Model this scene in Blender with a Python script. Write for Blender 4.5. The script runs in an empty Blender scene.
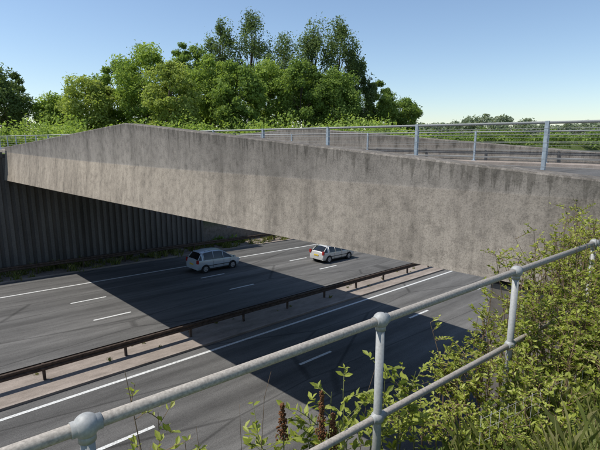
import bpy, math, random
import numpy as np
from mathutils import Vector, Matrix
random.seed(7); rng=np.random.default_rng(11)
sc=bpy.context.scene
sc.view_settings.view_transform='Standard'; sc.view_settings.look='None'; sc.view_settings.exposure=0
R=math.radians
# ---------------------------------------------------------------- node helpers
class M:
    def __init__(s,name,rough=0.9,spec=0.2):
        s.m=bpy.data.materials.new(name); s.m.use_nodes=True
        s.t=s.m.node_tree; s.b=s.t.nodes['Principled BSDF']
        s.b.inputs['Roughness'].default_value=rough
        s.b.inputs['Specular IOR Level'].default_value=spec
        s.out=s.t.nodes['Material Output']
    def n(s,k,**kw):
        x=s.t.nodes.new(k)
        for a,v in kw.items(): setattr(x,a,v)
        return x
    def l(s,a,b): s.t.links.new(a,b)
    def coord(s,scale=(1,1,1),kind='Object'):
        c=s.n('ShaderNodeTexCoord'); mp=s.n('ShaderNodeMapping'); mp.inputs['Scale'].default_value=scale
        s.l(c.outputs[kind],mp.inputs['Vector']); return mp.outputs['Vector']
    def noise(s,scale,detail=4,vec=None,rough=0.55,sc3=(1,1,1)):
        x=s.n('ShaderNodeTexNoise'); x.inputs['Scale'].default_value=scale; x.inputs['Detail'].default_value=detail
        x.inputs['Roughness'].default_value=rough
        s.l(vec if vec is not None else s.coord(sc3),x.inputs['Vector']); return x.outputs['Fac']
    def ramp(s,f,stops):
        x=s.n('ShaderNodeValToRGB'); e=x.color_ramp.elements
        while len(e)<len(stops): e.new(0.5)
        for i,(p,c) in enumerate(stops):
            e[i].position=p; e[i].color=(c[0],c[1],c[2],1) if not isinstance(c,(int,float)) else (c,c,c,1)
        s.l(f,x.inputs['Fac']); return x.outputs['Color']
    def mix(s,f,a,b,mode='MIX'):
        x=s.n('ShaderNodeMix',data_type='RGBA',blend_type=mode)
        for i,v in ((0,f),(6,a),(7,b)):
            if hasattr(v,'links'): s.l(v,x.inputs[i])
            elif isinstance(v,(int,float)): x.inputs[i].default_value=v
            else: x.inputs[i].default_value=(v[0],v[1],v[2],1)
        return x.outputs[2]
    def col(s,c):
        if hasattr(c,'links'): s.l(c,s.b.inputs['Base Color'])
        else: s.b.inputs['Base Color'].default_value=(c[0],c[1],c[2],1)
    def bump(s,h,strength=0.3,dist=0.02):
        x=s.n('ShaderNodeBump'); x.inputs['Strength'].default_value=strength; x.inputs['Distance'].default_value=dist
        s.l(h,x.inputs['Height']); s.l(x.outputs['Normal'],s.b.inputs['Normal'])

def simple(name,c,rough=0.8,metal=0,spec=0.3,var=0.25,scale=8):
    m=M(name,rough,spec); m.b.inputs['Metallic'].default_value=metal
    n=m.noise(scale,4)
    m.col(m.ramp(n,[(0.3,[x*(1-var) for x in c]),(0.7,[min(1,x*(1+var)) for x in c])]))
    return m.m

# concrete of the beams
def concrete(name,base=(0.345,0.305,0.255)):
    m=M(name,0.95,0.15)
    big=m.noise(0.3,3); st=m.noise(1.0,5,sc3=(1.3,1.3,0.2),rough=0.72); st2=m.noise(1.0,3,sc3=(6,6,0.3),rough=0.7)
    fine=m.noise(4,6,rough=0.75); sp=m.noise(36,2,rough=0.8)
    c=m.ramp(big,[(0.3,[x*0.85 for x in base]),(0.7,[x*1.1 for x in base])])
    c=m.mix(0.6,c,m.ramp(st,[(0.34,0.5),(0.50,0.95),(0.66,1.12)]),'MULTIPLY')
    c=m.mix(0.35,c,m.ramp(st2,[(0.36,0.55),(0.5,1.0),(0.64,1.1)]),'MULTIPLY')
    c=m.mix(0.6,c,m.ramp(fine,[(0.36,0.55),(0.5,1.0),(0.66,1.2)]),'MULTIPLY')
    c=m.mix(0.45,c,m.ramp(sp,[(0.36,0.4),(0.5,1.0),(0.66,1.2)]),'MULTIPLY')
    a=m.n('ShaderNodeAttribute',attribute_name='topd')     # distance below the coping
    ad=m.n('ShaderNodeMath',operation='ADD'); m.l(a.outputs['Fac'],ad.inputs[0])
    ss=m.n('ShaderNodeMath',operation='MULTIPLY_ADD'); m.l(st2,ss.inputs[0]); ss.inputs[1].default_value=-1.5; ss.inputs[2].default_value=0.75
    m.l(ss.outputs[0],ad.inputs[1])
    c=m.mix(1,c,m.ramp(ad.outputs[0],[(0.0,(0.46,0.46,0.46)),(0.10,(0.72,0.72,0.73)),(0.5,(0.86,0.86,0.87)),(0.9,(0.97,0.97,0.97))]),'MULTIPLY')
    b=m.n('ShaderNodeAttribute',attribute_name='lower')   # lower cast panel, tinted lighter and warmer than the upper
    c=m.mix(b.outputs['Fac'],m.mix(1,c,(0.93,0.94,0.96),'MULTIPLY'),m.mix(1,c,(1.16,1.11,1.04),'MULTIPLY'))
    m.col(c); m.bump(fine,0.45,0.02); return m.m
MAT={}
MAT['conc']=concrete('weathered_concrete')
MAT['conc_dark']=simple('dark_concrete',(0.12,0.11,0.095),0.95,0,0.1,0.4,3)
def asphalt():
    m=M('asphalt',0.93,0.15)
    c=m.ramp(m.noise(0.25,4,sc3=(0.25,1,1)),[(0.3,(0.098,0.095,0.091)),(0.7,(0.138,0.133,0.126))])
    c=m.mix(1.0,c,m.ramp(m.noise(1.0,2,sc3=(0.01,0.9,0.01)),[(0.35,0.75),(0.65,1.2)]),'MULTIPLY')
    c=m.mix(0.85,c,m.ramp(m.noise(30,5,rough=0.9),[(0.35,0.5),(0.65,1.45)]),'MULTIPLY')
    c=m.mix(0.6,c,m.ramp(m.noise(3.0,5,sc3=(0.15,1,1),rough=0.7),[(0.35,0.7),(0.6,1.12)]),'MULTIPLY')
    # old tar seams
    s=m.n('ShaderNodeTexVoronoi',feature='DISTANCE_TO_EDGE'); s.inputs['Scale'].default_value=1.0
    m.l(m.coord((0.05,0.26,1)),s.inputs['Vector'])
    c=m.mix(0.6,c,m.ramp(s.outputs['Distance'],[(0.0,0.35),(0.006,0.5),(0.012,1.0)]),'MULTIPLY')
    m.col(c); return m.m
MAT['asphalt']=asphalt()
def paint():
    m=M('road_paint',0.7,0.3)
    m.col(m.ramp(m.noise(14,6,rough=0.8),[(0.35,(0.20,0.19,0.18)),(0.47,(0.55,0.55,0.53)),(0.7,(0.72,0.72,0.70))])); return m.m
MAT['paint']=paint()
def gravel(name='gravel',k=1.0):
    m=M(name,0.95,0.1)
    c=m.ramp(m.noise(2.0,6,sc3=(0.4,1,1),rough=0.7),[(0.3,(0.19*k,0.16*k,0.135*k)),(0.6,(0.30*k,0.255*k,0.22*k)),(0.8,(0.36*k,0.31*k,0.27*k))])
    c=m.mix(0.6,c,m.ramp(m.noise(30,4,rough=0.8),[(0.3,0.55),(0.7,1.35)]),'MULTIPLY')
    m.col(c); return m.m
MAT['gravel']=gravel(); MAT['slab']=gravel('concrete_channel',1.1)
def ground():
    m=M('ground_grass',0.95,0.1)
    g=m.ramp(m.noise(0.6,5,rough=0.7),[(0.3,(0.055,0.085,0.02)),(0.5,(0.09,0.125,0.032)),(0.72,(0.17,0.16,0.065))])
    g=m.mix(0.6,g,m.ramp(m.noise(25,4,rough=0.8),[(0.3,0.4),(0.7,1.5)]),'MULTIPLY')
    d=m.ramp(m.noise(3,6,rough=0.75),[(0.3,(0.12,0.10,0.075)),(0.55,(0.24,0.20,0.17)),(0.75,(0.30,0.26,0.22))])
    geo=m.n('ShaderNodeNewGeometry'); sep=m.n('ShaderNodeSeparateXYZ'); m.l(geo.outputs['Position'],sep.inputs[0])
    mr=m.n('ShaderNodeMapRange'); mr.inputs['From Min'].default_value=-8.9; mr.inputs['From Max'].default_value=-7.6
    m.l(sep.outputs['Z'],mr.inputs['Value'])
    m.col(m.mix(mr.outputs[0],d,g)); m.bump(m.noise(20,3),0.8,0.05); return m.m
MAT['ground']=ground()
MAT['galv']=simple('galvanised_steel',(0.33,0.33,0.315),0.6,0.1,0.4,0.14,60)
MAT['galv_weathered']=simple('weathered_paint_steel',(0.34,0.305,0.26),0.75,0.0,0.25,0.28,70)
MAT['rust']=simple('rusty_barrier_steel',(0.095,0.07,0.055),0.8,0.2,0.2,0.4,6)
MAT['postgrey']=simple('grey_painted_post',(0.30,0.35,0.39),0.6,0,0.3,0.25,12)
MAT['bark']=simple('bark',(0.10,0.08,0.06),0.95,0,0.1,0.4,6)
MAT['stem']=simple('green_stem',(0.14,0.15,0.06),0.8,0,0.2,0.3,20)
MAT['twig']=simple('brown_twig',(0.17,0.12,0.075),0.9,0,0.1,0.3,20)
MAT['seed']=simple('seed_head',(0.14,0.065,0.03),0.95,0,0.1,0.5,60)
MAT['brick']=simple('brown_brick',(0.14,0.09,0.06),0.9,0,0.1,0.3,3)
def wallmat():
    m=M('ribbed_wall_concrete',0.95,0.1)
    c=m.ramp(m.noise(0.5,5,sc3=(1.5,1,0.3)),[(0.3,(0.10,0.09,0.078)),(0.7,(0.20,0.178,0.155))])
    c=m.mix(0.5,c,m.ramp(m.noise(12,3,rough=0.8),[(0.3,0.6),(0.7,1.3)]),'MULTIPLY'); m.col(c); return m.m
MAT['wall']=wallmat()
def leafmat(name,dark,mid,light,nscale=0.5,trans=0.35,glossy=False):
    m=M(name,0.5,0.3)
    a=m.n('ShaderNodeAttribute',attribute_name='rnd')
    n=m.noise(nscale,2,rough=0.6)
    x=m.n('ShaderNodeMath',operation='MULTIPLY_ADD'); m.l(a.outputs['Fac'],x.inputs[0]); x.inputs[1].default_value=0.5
    y=m.n('ShaderNodeMath',operation='MULTIPLY_ADD'); m.l(n,y.inputs[0]); y.inputs[1].default_value=1.3; y.inputs[2].default_value=-0.38
    m.l(y.outputs[0],x.inputs[2])
    c=m.ramp(x.outputs[0],[(0.12,dark),(0.5,mid),(0.9,light)])
    if glossy: m.col(c); bs=m.b
    else:
        m.t.nodes.remove(m.b); bs=m.n('ShaderNodeBsdfDiffuse'); m.l(c,bs.inputs['Color'])
    tr=m.n('ShaderNodeBsdfTranslucent'); cc=m.mix(1.0,c,(1.35,1.4,0.7),'MULTIPLY'); m.l(cc,tr.inputs['Color'])
    ms=m.n('ShaderNodeMixShader'); ms.inputs[0].default_value=trans
    m.l(bs.outputs[0],ms.inputs[1]); m.l(tr.outputs[0],ms.inputs[2]); m.l(ms.outputs[0],m.out.inputs['Surface'])
    return m.m
MAT['leafA']=leafmat('leaves_light_green',(0.13,0.18,0.04),(0.27,0.36,0.09),(0.40,0.48,0.15),0.3,0.4)
MAT['leafA2']=leafmat('leaves_yellow_green',(0.15,0.19,0.045),(0.31,0.37,0.10),(0.44,0.48,0.17),0.3,0.4)
MAT['leafB']=leafmat('leaves_mid_green',(0.09,0.14,0.04),(0.19,0.27,0.07),(0.30,0.38,0.12),0.3,0.4)
MAT['leafC']=leafmat('leaves_dark_green',(0.07,0.10,0.045),(0.14,0.19,0.08),(0.22,0.28,0.12),0.3,0.38)
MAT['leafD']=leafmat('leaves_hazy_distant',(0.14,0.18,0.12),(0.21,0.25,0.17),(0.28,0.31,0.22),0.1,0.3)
MAT['leafS']=leafmat('shrub_leaves',(0.12,0.15,0.02),(0.28,0.32,0.05),(0.45,0.47,0.12),2.0,0.42,True)
MAT['grassblade']=leafmat('grass_blades',(0.09,0.12,0.03),(0.16,0.18,0.05),(0.30,0.27,0.13),1.5,0.3)
# ---------------------------------------------------------------- mesh builder
class MB:
    def __init__(s): s.v=[]; s.f=[]; s.mi=[]; s.sm=[]
    def add(s,vs,fs,mi=0,smooth=False):
        o=len(s.v); s.v+= [tuple(v) for v in vs]
        for f in fs: s.f.append(tuple(i+o for i in f)); s.mi.append(mi); s.sm.append(smooth)
    def box(s,x0,x1,y0,y1,z0,z1,mi=0):
        v=[(x,y,z) for z in(z0,z1) for y in(y0,y1) for x in(x0,x1)]
        s.add(v,[(0,2,3,1),(4,5,7,6),(0,1,5,4),(2,6,7,3),(0,4,6,2),(1,3,7,5)],mi)
    def tube(s,pts,rad,n=8,mi=0,caps=True):
        P=[Vector(p) for p in pts]
        if not hasattr(rad,'__len__'): rad=[rad]*len(P)
        vs=[];fs=[]
        ref=None
        for i,p in enumerate(P):
            d=(P[min(i+1,len(P)-1)]-P[max(i-1,0)]).normalized()
            if ref is None:
                ref=Vector((0,0,1)) if abs(d.z)<0.9 else Vector((1,0,0))
            a=d.cross(ref); 
            if a.length<1e-4: a=d.cross(Vector((1,0.3,0)))
            a.normalize(); b=d.cross(a).normalized()
            for k in range(n):
                t=2*math.pi*k/n; vs.append(p+a*math.cos(t)*rad[i]+b*math.sin(t)*rad[i])
        for i in range(len(P)-1):
            for k in range(n):
                k2=(k+1)%n; fs.append((i*n+k,i*n+k2,(i+1)*n+k2,(i+1)*n+k))
        s.add(vs,fs,mi,True)
        if caps:
            o=len(s.v)-len(vs)
            s.f.append(tuple(o+k for k in range(n))[::-1]); s.mi.append(mi); s.sm.append(False)
            o2=o+(len(P)-1)*n
            s.f.append(tuple(o2+k for k in range(n))); s.mi.append(mi); s.sm.append(False)
    def ball(s,c,r,mi=0,n=12,m=8,sz=1.0):
        vs=[];fs=[]
        for j in range(m+1):
            ph=math.pi*j/m
            for k in range(n):
                t=2*math.pi*k/n; vs.append((c[0]+r*math.sin(ph)*math.cos(t),c[1]+r*math.sin(ph)*math.sin(t),c[2]+r*sz*math.cos(ph)))
        for j in range(m):
            for k in range(n): fs.append((j*n+k,(j+1)*n+k,(j+1)*n+(k+1)%n,j*n+(k+1)%n))
        s.add(vs,fs,mi,True)
    def build(s,name,mats,parent=None):
        me=bpy.data.meshes.new(name); me.from_pydata(s.v,[],s.f)
        for m in mats: me.materials.append(m)
        me.polygons.foreach_set('material_index',s.mi); me.polygons.foreach_set('use_smooth',s.sm)
        me.update(); ob=bpy.data.objects.new(name,me); sc.collection.objects.link(ob)
        if parent: ob.parent=parent
        return ob
def empty(name):
    e=bpy.data.objects.new(name,None); sc.collection.objects.link(e); return e
# ---------------------------------------------------------------- levels
H=9.3; SL=0.0443
def rz(x): return -H-SL*max(-60,min(100,x))
def lerp(a,b,t): t=max(0,min(1,t)); return a+(b-a)*t
def yn(x): return 2.05-0.111*max(-10,min(9,x))
Xs=[-4000,-1500,-600,-250,-120,-60,-45,-35,-25,-20,-15,-10,-7,-5,-4,-3,-2,-1,0,1,2,3,4,5,6,7,7.6,8,9,10,12,14,16,18,20,24,27,30,35,40,50,60,70,80,90,100,115,150,250,600,1500,4000]
Ys=[-4000,-1500,-500,-200,-100,-50,-30,-20,-14,-10,-8,-6,-4,-3,-2,-1,0,0.5,'n0','n1',3.5,4.5,5.8,10,18,25,34.9,36.5,'f0','f1',40,42,44,46,50,55,60,70,85,100,150,250,500,1500,4000]
def near_top(x,y):
    base=lerp(-1.65,-2.7,(y-0.1)/1.5) if y>0.1 else -1.65
    up=lerp(0,1,(x-6.8)/1.2)
    return lerp(base,-1.0,up) if y<0.6 else lerp(base,-2.2,up)
def gz(x,y,row):
    r=rz(x); t=1.0 if (-20<=x<=24) else 0.0
    if row in('n1','road'): 
        if t or y>5.79: return r
        return lerp(r,-1.6,(5.8-y)/13)
    if row=='near':
        if -20<=x<=18: return near_top(x,y)
        return lerp(r,-1.3,(5.8-y)/13)
    if row=='far':
        return -1.0 if t else lerp(r,-1.0,(y-36.5)/12)
verts=[];nx=len(Xs)
state='near'
for Y in Ys:
    if Y=='n1': state='road'
    if Y=='f1': state='far'
    for x in Xs:
        y=Y
        if Y=='n0': y=yn(x)
        if Y=='n1': y=yn(x)+0.01
        if Y=='f0': y=38.3
        if Y=='f1': y=38.31
        verts.append((x,y,gz(x,y,state)))
faces=[(j*nx+i,j*nx+i+1,(j+1)*nx+i+1,(j+1)*nx+i) for j in range(len(Ys)-1) for i in range(nx-1)]
g=MB(); g.add(verts,faces,0,False); g.build('ground',[MAT['ground']])
XB=[-600,-60,-30,-10,0,10,20,30,40,60,80,100,600]
def strip(mb,y0,y1,dz,mi=0,x0=-600,x1=600,th=None):
    xs=[x0]+[x for x in XB if x0<x<x1]+[x1]
    vs=[];fs=[]
    for x in xs: vs+=[(x,y0,rz(x)+dz),(x,y1,rz(x)+dz)]
    for i in range(len(xs)-1): fs.append((2*i,2*i+2,2*i+3,2*i+1))
    mb.add(vs,fs,mi)
    if th:
        for yy in(y0,y1):
            vs=[];fs=[]
            for x in xs: vs+=[(x,yy,rz(x)+dz),(x,yy,rz(x)+dz-th)]
            for i in range(len(xs)-1): fs.append((2*i,2*i+1,2*i+3,2*i+2))
            mb.add(vs,fs,mi)
for (a,b) in ((20.0,34.9),(5.9,17.6)):
    r=MB(); strip(r,a,b,0.03); r.build('motorway_carriageway',[MAT['asphalt']])
md=MB(); strip(md,17.75,19.85,0.10,0,th=0.1); md.build('median_strip',[MAT['gravel']])
kb=MB()
for y in(17.6,19.85): strip(kb,y,y+0.15,0.13,0,th=0.13)
for y in(5.75,34.9): strip(kb,y,y+0.15,0.12,0,th=0.12)
kb.build('road_kerb',[MAT['slab']])
mk=MB()
for y in(31.6,20.55,17.0): strip(mk,y-0.08,y+0.08,0.037)
for y,ph in((27.9,8.15),(24.3,8.15),(13.25,4.0)):
    for k in range(-12,30):
        x=ph+9*k; strip(mk,y-0.075,y+0.075,0.037,0,x,x+2.1)
mk.build('road_markings',[MAT['paint']])
# ---------------------------------------------------------------- crash barriers
def barrier(y,xs0,x1,step,name,hgt=0.72):
    m=MB(); prof=[(0,-.31),(-.05,-.27),(-.05,-.20),(0,-.16),(0,-.14),(-.05,-.10),(-.05,-.03),(0,0)]
    for sgn in(1,-1):
        vs=[];fs=[]
        pts=[x for x in np.arange(xs0-60,x1,step)]
        for x in pts:
            for (py,pz) in prof: vs.append((x,y+sgn*(py-0.06),rz(x)+hgt+pz+0.1))
        n=len(prof)
        for i in range(len(pts)-1):
            for k in range(n-1): fs.append((i*n+k,(i+1)*n+k,(i+1)*n+k+1,i*n+k+1))
        m.add(vs,fs,0)
    for x in np.arange(xs0-step*15,x1,step):
        m.box(x-0.05,x+0.05,y-0.055,y+0.055,rz(x),rz(x)+hgt+0.07)
    m.build(name,[MAT['rust']])
barrier(18.9,4.3,150,3.3,'crash_barrier')
barrier(36.2,5.2,150,3.3,'crash_barrier')
# ---------------------------------------------------------------- bridge
def ztop(y): 
    if y<17.9: return lerp(-0.70,0.655,(y-0)/17.9) if y>0 else -0.70
    return lerp(0.655,-0.50,(y-17.9)/(38.0-17.9))
def zbot(y): return -2.38-0.0125*y
def zfold(y): return -0.84-0.14*math.sin(math.pi*max(0,min(1,y/38)))
bridge=empty('concrete_road_bridge')
def beam(x_out,x_in,name):
    s=1 if x_in>x_out else -1
    ys=[-1.5,0]+[17.9*i/24 for i in range(1,24)]+[17.9]+[17.9+20.1*i/24 for i in range(1,25)]
    vs=[];fs=[];td=[];lo=[]
    for y in ys:
        zt,zb,zf=ztop(y),zbot(y),zfold(y); zf=min(zf,zt-0.05)
        ln=0.04+0.20*max(0,min(1,(y-1)/24)); u=max(0,min(1,(y-2)/20))
        ring=[(x_out-s*(ln+.01),zb+0.02),(x_out-s*ln,zb+0.10),(x_out,zf-.03),(x_out+s*.004,zf),(x_out+s*0.006,zf+.02),(x_out+s*0.02,zt-0.03),(x_out+s*0.05,zt),(x_in-s*0.03,zt),(x_in,zt-0.03),(x_in,zb)]
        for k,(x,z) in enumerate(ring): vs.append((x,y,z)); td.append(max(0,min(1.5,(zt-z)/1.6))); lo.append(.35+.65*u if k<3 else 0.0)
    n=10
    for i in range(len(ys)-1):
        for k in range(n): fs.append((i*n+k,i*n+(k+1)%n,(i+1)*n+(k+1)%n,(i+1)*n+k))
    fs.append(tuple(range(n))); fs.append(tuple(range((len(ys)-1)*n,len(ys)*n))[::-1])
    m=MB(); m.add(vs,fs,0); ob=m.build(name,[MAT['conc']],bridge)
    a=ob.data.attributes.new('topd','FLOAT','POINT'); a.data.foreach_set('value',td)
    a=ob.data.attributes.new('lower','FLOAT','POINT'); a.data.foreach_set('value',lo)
    return ob
beam(7.8,8.4,'edge_beam_near'); beam(18.2,17.6,'edge_beam_far')
dk=MB(); dk.box(8.4,17.6,-1.5,38.0,-1.9,-0.95); dk.build('deck_slab',[MAT['conc_dark']],bridge)
dr=MB(); dr.add([(9.6,-150,-.9),(16.4,-150,-.9),(16.4,180,-.9),(9.6,180,-.9)],[(0,1,2,3)]); dr.build('bridge_road',[MAT['asphalt']])
fp=MB(); fp.box(8.45,9.6,-60,90,-1.0,-.78); fp.box(16.4,17.55,-60,90,-1.0,-.78); fp.build('bridge_pavement',[MAT['slab']])
ab=MB(); ab.box(7.82,18.18,-1.4,3.1,-12,-2.5); ab.build('abutment',[MAT['wall']],bridge)
# ribbed retaining wall, far side
w=MB(); w.box(-20,24,38.16,38.4,-12,-1.0)
x=-20
while x<24:
    w.box(x,x+0.24,38.03,38.16,-11.5,-1.25); x+=0.52
w.box(-20,7.6,37.96,38.45,-1.24,-0.85,1); w.box(18.6,24,37.96,38.45,-1.24,-0.85,1)
w.build('retaining_wall',[MAT['wall'],MAT['conc_dark']])
pl=MB(); pl.box(6.6,7.4,38.0,38.8,-1.0,0.0); pl.box(6.5,7.43,37.92,38.9,0.0,0.09); pl.build('brick_pillar',[MAT['brick']])
w=MB()
for a,b in zip(range(-20,8,1),range(-19,9,1)):
    vs=[(a,yn(a)+.02,-13),(b,yn(b)+.02,-13),(b,yn(b)+.02,-2.72),(a,yn(a)+.02,-2.72),(a,yn(a)-.18,-13),(b,yn(b)-.18,-13),(b,yn(b)-.18,-2.72),(a,yn(a)-.18,-2.72)]
    w.add(vs,[(0,1,2,3),(3,2,6,7),(5,4,7,6)])
w.build('wing_wall',[MAT['conc_dark']])
# ---------------------------------------------------------------- railings on the bridge
def bridge_rail(x,name,dx=0):
    m=MB()
    ys=[2.72+2.58*k for k in range(-5,24)]
    for y in ys:
        m.box(x-.032,x+.032,y-.032,y+.032,-1.0,0.33,0)
        m.box(x-.08,x+.08,y-.08,y+.08,-.80,-.765,0)
    m.tube([(x,ys[0],0.30),(x,ys[-1],0.30)],0.024,8,1)
    m.tube([(x,ys[0],-0.62),(x,ys[-1],-0.62)],0.016,8,1)
    for z in(-.47,-.33,-.19,-.05,.09,.20): m.tube([(x-.03,ys[0],z),(x-.03,ys[-1],z)],0.0045,4,1)
    m.build(name,[MAT['postgrey'],MAT['galv']])
bridge_rail(8.75,'bridge_railing'); bridge_rail(17.25,'bridge_railing')
# ---------------------------------------------------------------- near handrail
hr=MB(); d=Vector((0.9938,-0.111,0)); 
def hp(k): 
    p=Vector((2.41,1.67,0))+d*1.86*k; return p
ks=range(-4,4)
hr.tube([hp(-4)+Vector((0,0,-1.2)),hp(3.0)+Vector((0,0,-1.2))],0.030,16,0)
hr.tube([hp(-4)+Vector((0,0,-1.93)),hp(3.0)+Vector((0,0,-1.93))],0.026,16,0)
for k in ks:
    p=hp(k)
    hr.tube([(p.x,p.y,-2.9),(p.x,p.y,-1.22)],0.030,16,1)
    hr.tube([(p.x,p.y,-2.72),(p.x,p.y,-2.69)],0.08,16,1)
    for z,r in((-1.2,0.055),(-1.93,0.048)):
        hr.ball((p.x,p.y,z),r,1,20,14)
        hr.tube([p+Vector((0,0,z))-d*0.062,p+Vector((0,0,z))+d*0.062],r*0.66,16,1)
    hr.tube([(p.x,p.y,-1.27),(p.x,p.y,-1.23)],0.037,16,1)
hr.build('tubular_handrail',[MAT['galv_weathered'],MAT['galv']])
# sheep-wire fence half swallowed by the shrub
wf=MB(); A=Vector((2.95,1.15,0)); B=Vector((4.3,0.8,0))
for i in range(15):
    p=A.lerp(B,i/14); wf.tube([(p.x+.01*math.sin(i*2),p.y,-2.9),(p.x+0.015*math.sin(i),p.y+.01,-1.93)],0.0016,4)
for j in range(10):
    z=-2.80+0.095*j; wf.tube([A+Vector((0,0,z)),A.lerp(B,.5)+Vector((0,0.02,z-.015)),B+Vector((0,0,z+0.01))],0.0016,4)
wf.build('wire_mesh_fence',[MAT['galv']])
# ---------------------------------------------------------------- cars
def carpaint(name,c):
    m=M(name,0.3,0.5); m.b.inputs['Metallic'].default_value=0.2; m.b.inputs['Coat Weight'].default_value=0.5
    m.col(m.ramp(m.noise(3,3),[(0.3,[x*.93 for x in c]),(0.7,c)])); return m.m
glass=M('car_glass',0.06,0.6); glass.col((0.012,0.014,0.016)); glass=glass.m
black=simple('black_rubber',(0.02,0.02,0.02),0.8)
alloy=simple('wheel_alloy',(0.45,0.45,0.46),0.35,0.4,0.5,0.1)
redl=M('tail_lamp',0.2,0.5); redl.col((0.35,0.02,0.015)); redl=redl.m
clear=M('head_lamp',0.15,0.6); clear.col((0.6,0.6,0.6)); clear=clear.m
yel=simple('number_plate',(0.7,0.5,0.05),0.5,0,0.3,0.05)
def car(name,pos,paint,st,L,w,wheels,pillars,wr_=0.32):
    e=empty(name)
    m=MB(); vs=[];fs=[];mi=[]
    for (x,ww,zb,belt,roof,wr,gl) in st:
        W=w*ww
        ring=[(W*.90,zb),(W*.98,zb+.12),(W*1.0,zb+(belt-zb)*.45),(W*1.0,zb+(belt-zb)*.75),(W*.965,belt),(w*wr,roof-.05),(w*wr*.86,roof),(w*wr*.5,roof+.03),(0,roof+.04)]
        vs+=[(x,-y,z) for y,z in ring]+[(x,y,z) for y,z in ring[-2::-1]]
    N=17
    for i in range(len(st)-1):
        g0=st[i][6]
        for k in range(N-1):
            fs.append((i*N+k,i*N+k+1,(i+1)*N+k+1,(i+1)*N+k))
            q=0
            if k in(4,11) and g0 in('S','W'): q=1
            if 5<=k<=10 and g0=='W': q=1
            mi.append(q)
    m.v+=vs
    for f,q in zip(fs,mi): m.f.append(f); m.mi.append(q); m.sm.append(True)
    m.f.append(tuple(range(N))); m.mi.append(0); m.sm.append(False)
    m.f.append(tuple(range((len(st)-1)*N,len(st)*N))[::-1]); m.mi.append(0); m.sm.append(False)
    b=m.build('body',[paint,glass],e)
    for p in b.data.polygons: p.use_smooth=True
    b.data.set_sharp_from_angle(angle=R(30))
    t=MB()
    def at(x):
        for a,c in zip(st,st[1:]):
            if a[0]<=x<=c[0]:
                u=(x-a[0])/(c[0]-a[0]); return [a[i]+(c[i]-a[i])*u for i in range(6)]
    for x in pillars:
        for s in(1,-1):
            _,ww,zb,belt,roof,wr=at(x)
            t.tube([(x,s*w*ww*.975,belt-.01),(x,s*(w*wr+.010),roof-.04)],0.035,6,0)
    for ia in [i for i,a in enumerate(st) if a[6]=='W']:
        a,c=st[ia],st[ia+1]
        for s in(1,-1):
            t.tube([(a[0],s*(w*a[5]+.003),a[4]-.04),(c[0],s*(w*c[5]+.003),c[4]-.04)],0.034,6,0)
    t.box(0.02,0.10,-w*.9,w*.9,0.30,0.50,0)
    t.box(-0.02,0.0,-.26,.26,0.62,0.74,1)
    for s in(1,-1):
        t.box(0.0,0.13,min(s*w*.78,s*w*.99),max(s*w*.78,s*w*.99),0.78,1.06,2)
        t.box(L-.32,L-.05,min(s*w*.60,s*w*.95),max(s*w*.60,s*w*.95),0.60,0.76,3)
        xm=st[-4][0]-0.25
        t.box(xm,xm+0.14,min(s*w*.98,s*(w+.17)),max(s*w*.98,s*(w+.17)),0.98,1.10,0)
        t.box(0.98,L-1.05,min(s*w*.985,s*(w+.012)),max(s*w*.985,s*(w+.012)),0.52,0.57,4)
        t.box(1.0,L-1.1,min(s*w*.9,s*(w*.99)),max(s*w*.9,s*(w*.99)),0.22,0.31,4)
        for xx in(1.25,2.2): t.box(xx+.15,xx+.32,min(s*w*.99,s*(w+.02)),max(s*w*.99,s*(w+.02)),0.84,0.87,0)
        for xx in(1.42,2.38,3.0 if L<4.2 else 3.2): t.box(xx,xx+.012,min(s*w*.99,s*(w+.004)),max(s*w*.99,s*(w+.004)),0.35,0.88,4)
        t.tube([(x,s*w*.62,at(x)[4]+.045) for x in np.linspace(0.75,2.5,6)],0.013,6,4)
    t.build('trim',[paint,yel,redl,clear,black],e)
    for i,x in enumerate(wheels):
        for s in(1,-1):
            q=MB()
            q.tube([(x,s*(w-.22),.31),(x,s*(w+.003),.31)],wr_+.045,28,0)
            q.tube([(x,s*(w-.2),.31),(x,s*(w+.015),.31)],wr_,28,0)
            q.tube([(x,s*(w+.012),.31),(x,s*(w+.018),.31)],wr_*.62,20,1)
            for a in range(5):
                th=a*2*math.pi/5+.3
                q.tube([(x+.09*math.cos(th),s*(w+.019),.31+.09*math.sin(th)),(x+.17*math.cos(th),s*(w+.019),.31+.17*math.sin(th))],0.022,5,0)
            q.build('wheel',[black,alloy],e)
    e.location=pos; e.rotation_euler=(0,math.atan(SL),0); return e
mpv=[(0.0,.84,.34,.52,.58,.78,''),(0.02,.93,.30,.80,.84,.84,''),(0.05,.95,.29,.95,.99,.86,''),(0.10,.96,.28,1.0,1.06,.84,'W'),(0.42,.98,.26,1.02,1.50,.72,''),
 (0.58,1,.25,1.01,1.57,.72,'S'),(1.3,1,.24,1.0,1.63,.72,'S'),(2.1,1,.24,.98,1.61,.71,'S'),(2.40,1,.24,.975,1.56,.70,'W'),(3.2,.99,.25,.95,1.05,.78,''),
 (3.5,.98,.25,.88,.96,.76,''),(3.78,.94,.26,.78,.85,.72,''),(3.97,.86,.28,.66,.70,.66,''),(4.04,.78,.32,.52,.56,.62,'')]
c1=car('silver_people_carrier',(17.5,29.75,rz(17.5)+.03),carpaint('silver_blue_paint',(0.52,0.58,0.63)),mpv,4.04,0.86,(0.72,3.25),(0.58,1.45,2.35))
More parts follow.
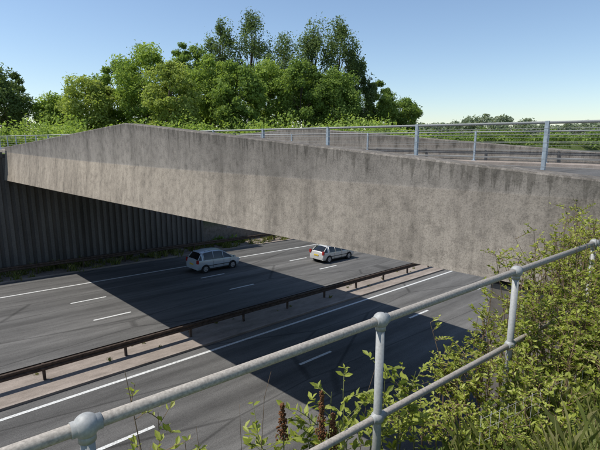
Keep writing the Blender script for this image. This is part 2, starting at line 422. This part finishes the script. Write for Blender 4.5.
est=[(0.0,.84,.32,.48,.54,.76,''),(0.03,.92,.28,.74,.78,.80,''),(0.07,.94,.27,.88,.92,.82,''),(0.14,.95,.26,.93,.98,.82,'W'),(0.62,.98,.24,.93,1.37,.70,''),
 (0.8,1,.22,.92,1.41,.70,'S'),(1.5,1,.22,.90,1.44,.70,'S'),(2.3,1,.22,.89,1.42,.69,'S'),(2.55,1,.22,.88,1.38,.68,'W'),(3.30,.99,.23,.87,.95,.78,''),
 (3.7,.98,.23,.81,.89,.75,''),(4.05,.94,.24,.71,.77,.70,''),(4.28,.86,.26,.60,.64,.64,''),(4.36,.78,.30,.48,.52,.60,'')]
c2=car('silver_hatchback_car',(27.6,26.1,rz(27.6)+.03),carpaint('silver_grey_paint',(0.62,0.61,0.58)),est,4.36,0.86,(0.78,3.45),(0.82,1.6,2.4))
# ---------------------------------------------------------------- foliage
def leafmesh(name,pos,nrm,size,mats,parent=None,elong=1.0,fold=False,axis=None,extra=None):
    n=len(pos)
    r=rng.normal(size=(n,3)) if axis is None else axis
    u=np.cross(nrm,r); u/=np.linalg.norm(u,axis=1)[:,None]+1e-9
    v=np.cross(nrm,u); v/=np.linalg.norm(v,axis=1)[:,None]+1e-9
    s=size[:,None]
    a=pos-v*s*elong; b=pos+u*s*0.5-nrm*s*0.12; c=pos+v*s*elong; d=pos-u*s*0.5-nrm*s*0.12
    if fold:
        b=pos+u*s*.42+nrm*s*.18-v*s*.15*elong; d=pos-u*s*.42+nrm*s*.18-v*s*.15*elong
        b2=pos+u*s*.30+nrm*s*.12+v*s*.45*elong; d2=pos-u*s*.30+nrm*s*.12+v*s*.45*elong
        V=np.stack([a,b,b2,c,d2,d],1).reshape(-1,3)
        base=(np.arange(n)*6)[:,None]
        F=np.concatenate([base+np.array([0,1,2,3]),base+np.array([0,3,4,5])],1).reshape(-1,4)
        nf=2*n; rnd=np.repeat(rng.random(n),2)
    else:
        V=np.stack([a,b,c,d],1).reshape(-1,3)
        F=np.arange(4*n).reshape(-1,4); nf=n; rnd=rng.random(n)
    V=list(map(tuple,V)) ; 
    ev,ef,emi=([],[],[]) if extra is None else (extra.v,extra.f,[1]*len(extra.f))
    o=len(V); V+=ev; Fl=[tuple(f) for f in F.tolist()]+[tuple(i+o for i in f) for f in ef]
    me=bpy.data.meshes.new(name); me.from_pydata(V,[],Fl)
    for m in mats: me.materials.append(m)
    me.polygons.foreach_set('material_index',[0]*nf+emi)
    at=me.attributes.new('rnd','FLOAT','FACE'); at.data.foreach_set('value',np.concatenate([rnd,np.full(len(ef),.5)]))
    me.update(); ob=bpy.data.objects.new(name,me); sc.collection.objects.link(ob); return ob
def cloud(centers,radii,per,size,flat=0.75):
    P=[];N=[];S=[]
    for c,r in zip(centers,radii):
        k=int(per*(0.7+0.6*rng.random()))
        d=rng.normal(size=(k,3)); d/=np.linalg.norm(d,axis=1)[:,None]
        rr=r*(0.35+0.75*rng.random(k)**0.7)
        rr*=np.where(rng.random(k)<.15,1.3,1.0)
        p=c+d*rr[:,None]*np.array([1,1,flat])
        nn=d*0.6+rng.normal(size=(k,3))*0.6+np.array([-.15,.1,0.3]); nn/=np.linalg.norm(nn,axis=1)[:,None]
        P.append(p);N.append(nn);S.append(size*(0.55+0.75*rng.random(k)))
    return np.concatenate(P),np.concatenate(N),np.concatenate(S)
CX,CY=math.cos(R(45.5)),math.sin(R(45.5))
def plan(t,D):
    r=t*D; return CX*D+CY*r, CY*D-CX*r
def tree(name,t,D,height,width,mat,nc=45,per=230,leaf=0.34,low=0.12,slim=False,base=-1.0):
    x,y=plan(t,D); C=[];Rr=[]
    for i in range(nc):
        while True:
            q=rng.uniform(-1,1,3)
            if 0.25<np.linalg.norm(q)<1: break
        q*= (0.75+0.25*rng.random())/max(np.linalg.norm(q),0.55) if rng.random()<.6 else 1
        h=height*(low+(1-low)*(q[2]*.5+.5))
        f=1.0
        if slim: f=0.55+0.5*math.sin(math.pi*min(1,(q[2]*.5+.5)*1.05))
        r=(0.13 if not slim else 0.14)*width*(0.5+1.0*rng.random())
        C.append(np.array([x+q[0]*width*.45*f,y+q[1]*width*.45*f,base+min(h,height-r*.6)])); Rr.append(r)
    P,N,S=cloud(C,Rr,per,leaf,0.8 if not slim else 1.5)
    tr=MB(); top=base+height*.85
    tp=[(x+.25*math.sin(k*1.3),y+.2*math.cos(k*1.7),base-.3+(top-base)*k/6) for k in range(7)]
    tr.tube(tp,[height*.016*(1-.88*k/6) for k in range(7)],7)
    for i in rng.choice(nc,size=min(18,nc),replace=False):
        c=C[i]; k=max(1,min(5,int((c[2]-base)/height*5))); s=Vector(tp[k]); e=Vector(c)
        mid=s.lerp(e,.5)+Vector((0,0,-.3)); tr.tube([s,mid,e],[height*.007,height*.004,height*.0015],5)
    return leafmesh(name,P,N,S,[mat,MAT['bark']],extra=tr)
def T(px): return (px-300)/458.0
def hh(py,D): return D*(141-py)/458.0+1.0
A_,B_,C_,A2=MAT['leafA'],MAT['leafB'],MAT['leafC'],MAT['leafA2']
spec=[
 (10,72,78,56,C_,0),(62,98,80,46,A_,0),(92,78,74,52,A2,0),(124,64,80,48,B_,0),(148,50,76,58,A_,0),(172,66,66,54,A2,0),(192,50,84,54,B_,0),
 (214,58,76,54,A_,0),(224,27,92,30,C_,1),(253,24,94,36,C_,1),(240,68,70,52,B_,0),(270,66,78,46,A_,0),(284,44,90,38,C_,1),
 (314,31,88,33,C_,1),(338,31,90,33,C_,1),(302,66,78,50,B_,0),(335,74,80,50,B_,0),(357,62,92,26,C_,1),(378,85,95,36,B_,0),(402,101,98,34,B_,0)]
for (px,ty,D,wp,m,k) in spec:
    hgt=hh(ty,D); wd_=wp*D/458
    if k==0: tree('broadleaf_tree',T(px),D,hgt,wd_,m,nc=80,per=230,leaf=0.23)
    else: tree('poplar_tree',T(px),D,hgt,wd_*1.35,m,nc=62,per=170,leaf=0.23,low=0.2,slim=True)
C=[];Rr=[]
for i in range(210):
    px=rng.uniform(-60,425); D=rng.uniform(56,72); x,y=plan(T(px),D)
    r=rng.uniform(1.1,2.4); C.append(np.array([x,y,-1.0+r*rng.uniform(.2,1.4)])); Rr.append(r)
P,N,S=cloud(C,Rr,190,0.24); leafmesh('hedge_undergrowth',P,N,S,[A_])
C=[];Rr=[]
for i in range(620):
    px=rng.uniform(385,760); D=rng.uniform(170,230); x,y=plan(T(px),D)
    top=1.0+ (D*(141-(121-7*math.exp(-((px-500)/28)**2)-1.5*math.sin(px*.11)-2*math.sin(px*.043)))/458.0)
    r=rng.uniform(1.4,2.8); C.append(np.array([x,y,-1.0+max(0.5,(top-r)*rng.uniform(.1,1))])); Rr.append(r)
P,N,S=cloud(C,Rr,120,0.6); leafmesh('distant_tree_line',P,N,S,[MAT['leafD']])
C=[];Rr=[]
for i in range(260):
    px=rng.uniform(405,760); D=rng.uniform(95,112); x,y=plan(T(px),D)
    r=rng.uniform(.8,1.5); C.append(np.array([x,y,-1.0+r*rng.uniform(.2,1.9)])); Rr.append(r)
P,N,S=cloud(C,Rr,110,0.3); leafmesh('field_hedge',P,N,S,[B_])
C=[];Rr=[]
for i in range(130):
    x=rng.uniform(26,140); y=rng.uniform(44,60); r=rng.uniform(1.0,2.2); 
    C.append(np.array([x,y,-1.5+r*rng.uniform(0,1.0)])); Rr.append(r)
for i in range(70):
    x=rng.uniform(24,50); y=rng.uniform(37.6,44); r=rng.uniform(.4,1.1); z=gz(x+2.5,y,'far' if y>38.31 else 'road')
    C.append(np.array([x+.6,y,z+r*.4])); Rr.append(r)
P,N,S=cloud(C,Rr,110,0.24); leafmesh('roadside_scrub',P,N,S,[B_])
def tufts(name,spots,mat,n_each=22,hgt=0.35,bw=.02):
    V=[];F=[];rn=[]
    for (x,y,z,s) in spots:
        for k in range(n_each):
            a=rng.uniform(0,6.28); r=rng.uniform(0,.25)*s; bx,by=x+r*math.cos(a),y+r*math.sin(a)
            h=hgt*s*rng.uniform(.4,1.1); lx,ly=rng.normal(0,.35,2)*h; w=bw*s+bw*.3
            a2=rng.uniform(0,3.14); wx,wy=w*math.cos(a2),w*math.sin(a2)
            o=len(V); V+=[(bx-wx,by-wy,z),(bx+wx,by+wy,z),(bx+wx*.6+lx*.5,by+wy*.6+ly*.5,z+h*.7),(bx+lx,by+ly,z+h)]
            F.append((o,o+1,o+2,o+3)); rn.append(rng.random())
    me=bpy.data.meshes.new(name); me.from_pydata(V,[],F); me.materials.append(mat)
    at=me.attributes.new('rnd','FLOAT','FACE'); at.data.foreach_set('value',rn)
    ob=bpy.data.objects.new(name,me); sc.collection.objects.link(ob)
sp=[]
for i in range(420):
    x=rng.uniform(-5,60); y=rng.uniform(36.5,37.9) if rng.random()<.7 else rng.uniform(35.1,36.5); sp.append((x,y,rz(x),rng.uniform(.5,1.8)))
for i in range(40):
    x=rng.uniform(-5,60); y=rng.uniform(18.6,19.8); sp.append((x,y,rz(x)+.1,rng.uniform(.2,.6)))
for i in range(200):
    x=rng.uniform(0,30); y=rng.uniform(2.5,5.4); sp.append((x,y,rz(x),rng.uniform(.4,1.3)))
tufts('verge_grass',sp,MAT['grassblade'])
sp=[]
for i in range(1300):
    x=rng.uniform(-1.5,6.5); y=rng.uniform(-1.5,1.9)
    if x*x+(y)**2<1.2: continue
    if y>yn(x)-.2: continue
    sp.append((x,y,near_top(x,y),rng.uniform(.3,.75)))
tufts('bank_grass',sp,MAT['grassblade'],18,.4,.005)
# ---------------------------------------------------------------- near shrubs
def shrub(name,stems,leafsize,mat,stemmat,tw_per=9,lv=11):
    tr=MB(); P=[];N=[];S=[];AX=[]
    for (x,y,z0,zt,spread) in stems:
        L=zt-z0; dx,dy=rng.normal(0,spread,2)
        pts=[]
        for k in range(6):
            u=k/5; pts.append(Vector((x+dx*u*u*L+rng.normal(0,.012),y+dy*u*u*L+rng.normal(0,.012),z0+L*u)))
        tr.tube(pts,[.009*(1-.75*k/5) for k in range(6)],5)
        for j in range(tw_per):
            u=rng.uniform(.3,1.0); i=min(4,int(u*5)); s=pts[i].lerp(pts[i+1],u*5-i)
            a=rng.uniform(0,6.28); tl=rng.uniform(.10,.30); dr=Vector((math.cos(a),math.sin(a),rng.uniform(.1,1.1))).normalized()
            e=s+dr*tl; tr.tube([s,s.lerp(e,.5)+Vector((0,0,.01)),e],[.0035,.0028,.0015],4,caps=False)
            for q in range(lv):
                w=rng.uniform(.15,1.05); p=s+(e-s)*w
                la=rng.uniform(0,6.28); od=Vector((math.cos(la),math.sin(la),rng.uniform(-.2,.7)))
                od=(od+dr*.5).normalized(); ls=leafsize*rng.uniform(.5,1.3)
                c=p+od*ls*.9; nn=Vector((rng.normal(-.15,.45),rng.normal(.1,.45),1)); nn=(nn-od*nn.dot(od)).normalized()
                u2=nn.cross(od)
                P.append(c);N.append(nn);S.append(ls);AX.append(u2)
    P=np.array([tuple(p) for p in P]);N=np.array([tuple(p) for p in N]);S=np.array(S)
    AX=np.array([tuple(N_) for N_ in np.cross(np.array([tuple(a) for a in AX]),N)])
    return leafmesh(name,P,N,S,[mat,stemmat],extra=tr,elong=.95,fold=True,axis=AX)
stems=[]
def topz(x,y):
    return np.interp(x,[3.0,3.4,3.8,4.2,4.6,5.0,6.0,8.0],[-2.6,-2.45,-2.3,-2.05,-1.75,-1.4,-1.08,-1.0])
for i in range(170):
    x=rng.uniform(3.4,7.6); y=rng.uniform(1.15,2.2)-0.08*(x-3)
    zt=topz(x,y)+rng.normal(0,.09)-(0.15 if y>1.6 else 0); stems.append((x,y,-2.9,zt,.10))
for i in range(150):
    x=rng.uniform(3.0,6.2); y=rng.uniform(-.1,1.15)
    zt=np.interp(x,[3.0,3.6,4.2,5,6.2],[-2.12,-1.95,-1.75,-1.4,-1.25])+rng.normal(0,.09); stems.append((x,y,-2.5,zt,.10))
shrub('hawthorn_shrub',stems,0.026,MAT['leafS'],MAT['twig'],tw_per=10,lv=12)
st=[(2.25,2.0,-2.95,-1.80,.05),(2.05,1.95,-2.9,-1.95,.06),(2.45,2.0,-2.9,-1.9,.05),(2.75,1.85,-2.9,-1.80,.06),(2.95,1.82,-2.9,-1.83,.06),(2.6,1.9,-2.9,-1.98,.08),(3.1,1.75,-2.9,-1.95,.08),(2.3,1.85,-2.9,-2.05,.08),(1.9,2.2,-2.95,-2.1,.06),(2.15,2.05,-2.9,-1.9,.05),(2.85,1.8,-2.9,-2.0,.08)]
shrub('bramble_plant',st,0.040,MAT['leafS'],MAT['stem'],tw_per=11,lv=8)
shrub('sapling_plant',[(1.2,2.69,-3.2,-1.50,.03),(1.28,2.62,-3.2,-1.85,.06),(1.10,2.75,-3.2,-1.95,.05),(1.4,2.5,-3.2,-2.0,.05),(1.2,2.6,-3.2,-1.98,.05)],0.036,MAT['leafS'],MAT['twig'],tw_per=8,lv=7)
sd=MB()
for (x,y,zt,l) in((2.0,1.83,-1.62,.42),(1.83,2.03,-1.73,.26),(2.07,1.79,-1.80,.25)):
    sd.tube([(x,y,-2.95),(x+.01,y,zt-l),(x,y,zt)],[.006,.005,.002],6,1)
    for k in range(420):
        u=rng.random(); r=.036*(1-u*.75)*rng.uniform(.3,1.1)*(1+.35*math.sin(u*28)); a=rng.uniform(0,6.28)
        sd.ball((x+r*math.cos(a),y+r*math.sin(a),zt-l+l*u),rng.uniform(.004,.008),0,5,3)
sd.build('dock_seed_heads',[MAT['seed'],MAT['stem']])
gs=MB()
for (x,y,zt,lean) in((1.78,2.25,-1.58,.10),(1.70,2.3,-1.75,-.06),(1.0,2.4,-1.8,.05),(1.5,2.5,-1.9,-.08),(2.5,1.9,-1.7,.12)):
    gs.tube([(x,y,-2.95),(x+lean*.2,y,-2.4),(x+lean*.6,y-.02,zt-.2),(x+lean,y-.05,zt)],[.003,.0028,.002,.001],5)
gs.build('dry_grass_stalks',[MAT['twig']])
# ---------------------------------------------------------------- light and camera
to=Vector((-0.45,0.40,1)).normalized(); el=math.asin(to.z); az=math.atan2(to.x,to.y)
sd_=bpy.data.lights.new('sun','SUN'); sd_.energy=5.0; sd_.angle=R(.53); sd_.color=(1,.965,.90)
so=bpy.data.objects.new('sun',sd_); so.rotation_euler=(-to).to_track_quat('-Z','Y').to_euler(); sc.collection.objects.link(so)
wd=bpy.data.worlds.new('World'); sc.world=wd; wd.use_nodes=True; nt=wd.node_tree
sky=nt.nodes.new('ShaderNodeTexSky'); sky.sky_type='NISHITA'; sky.sun_disc=False; sky.sun_elevation=el; sky.sun_rotation=az%(2*math.pi)
sky.air_density=1.0; sky.dust_density=0.4; sky.ozone_density=2.0; sky.altitude=60
nt.links.new(sky.outputs[0],nt.nodes['Background'].inputs[0]); nt.nodes['Background'].inputs[1].default_value=0.15
cam=bpy.data.cameras.new('camera'); cam.sensor_width=36; cam.lens=27.0; cam.clip_start=.05; cam.clip_end=9000
co=bpy.data.objects.new('camera',cam); sc.collection.objects.link(co); sc.camera=co
p=math.atan(85/450.0)
fw=Vector((CX*math.cos(p),CY*math.cos(p),-math.sin(p)))
co.location=(0,0,0); co.rotation_euler=fw.to_track_quat('-Z','Y').to_euler()
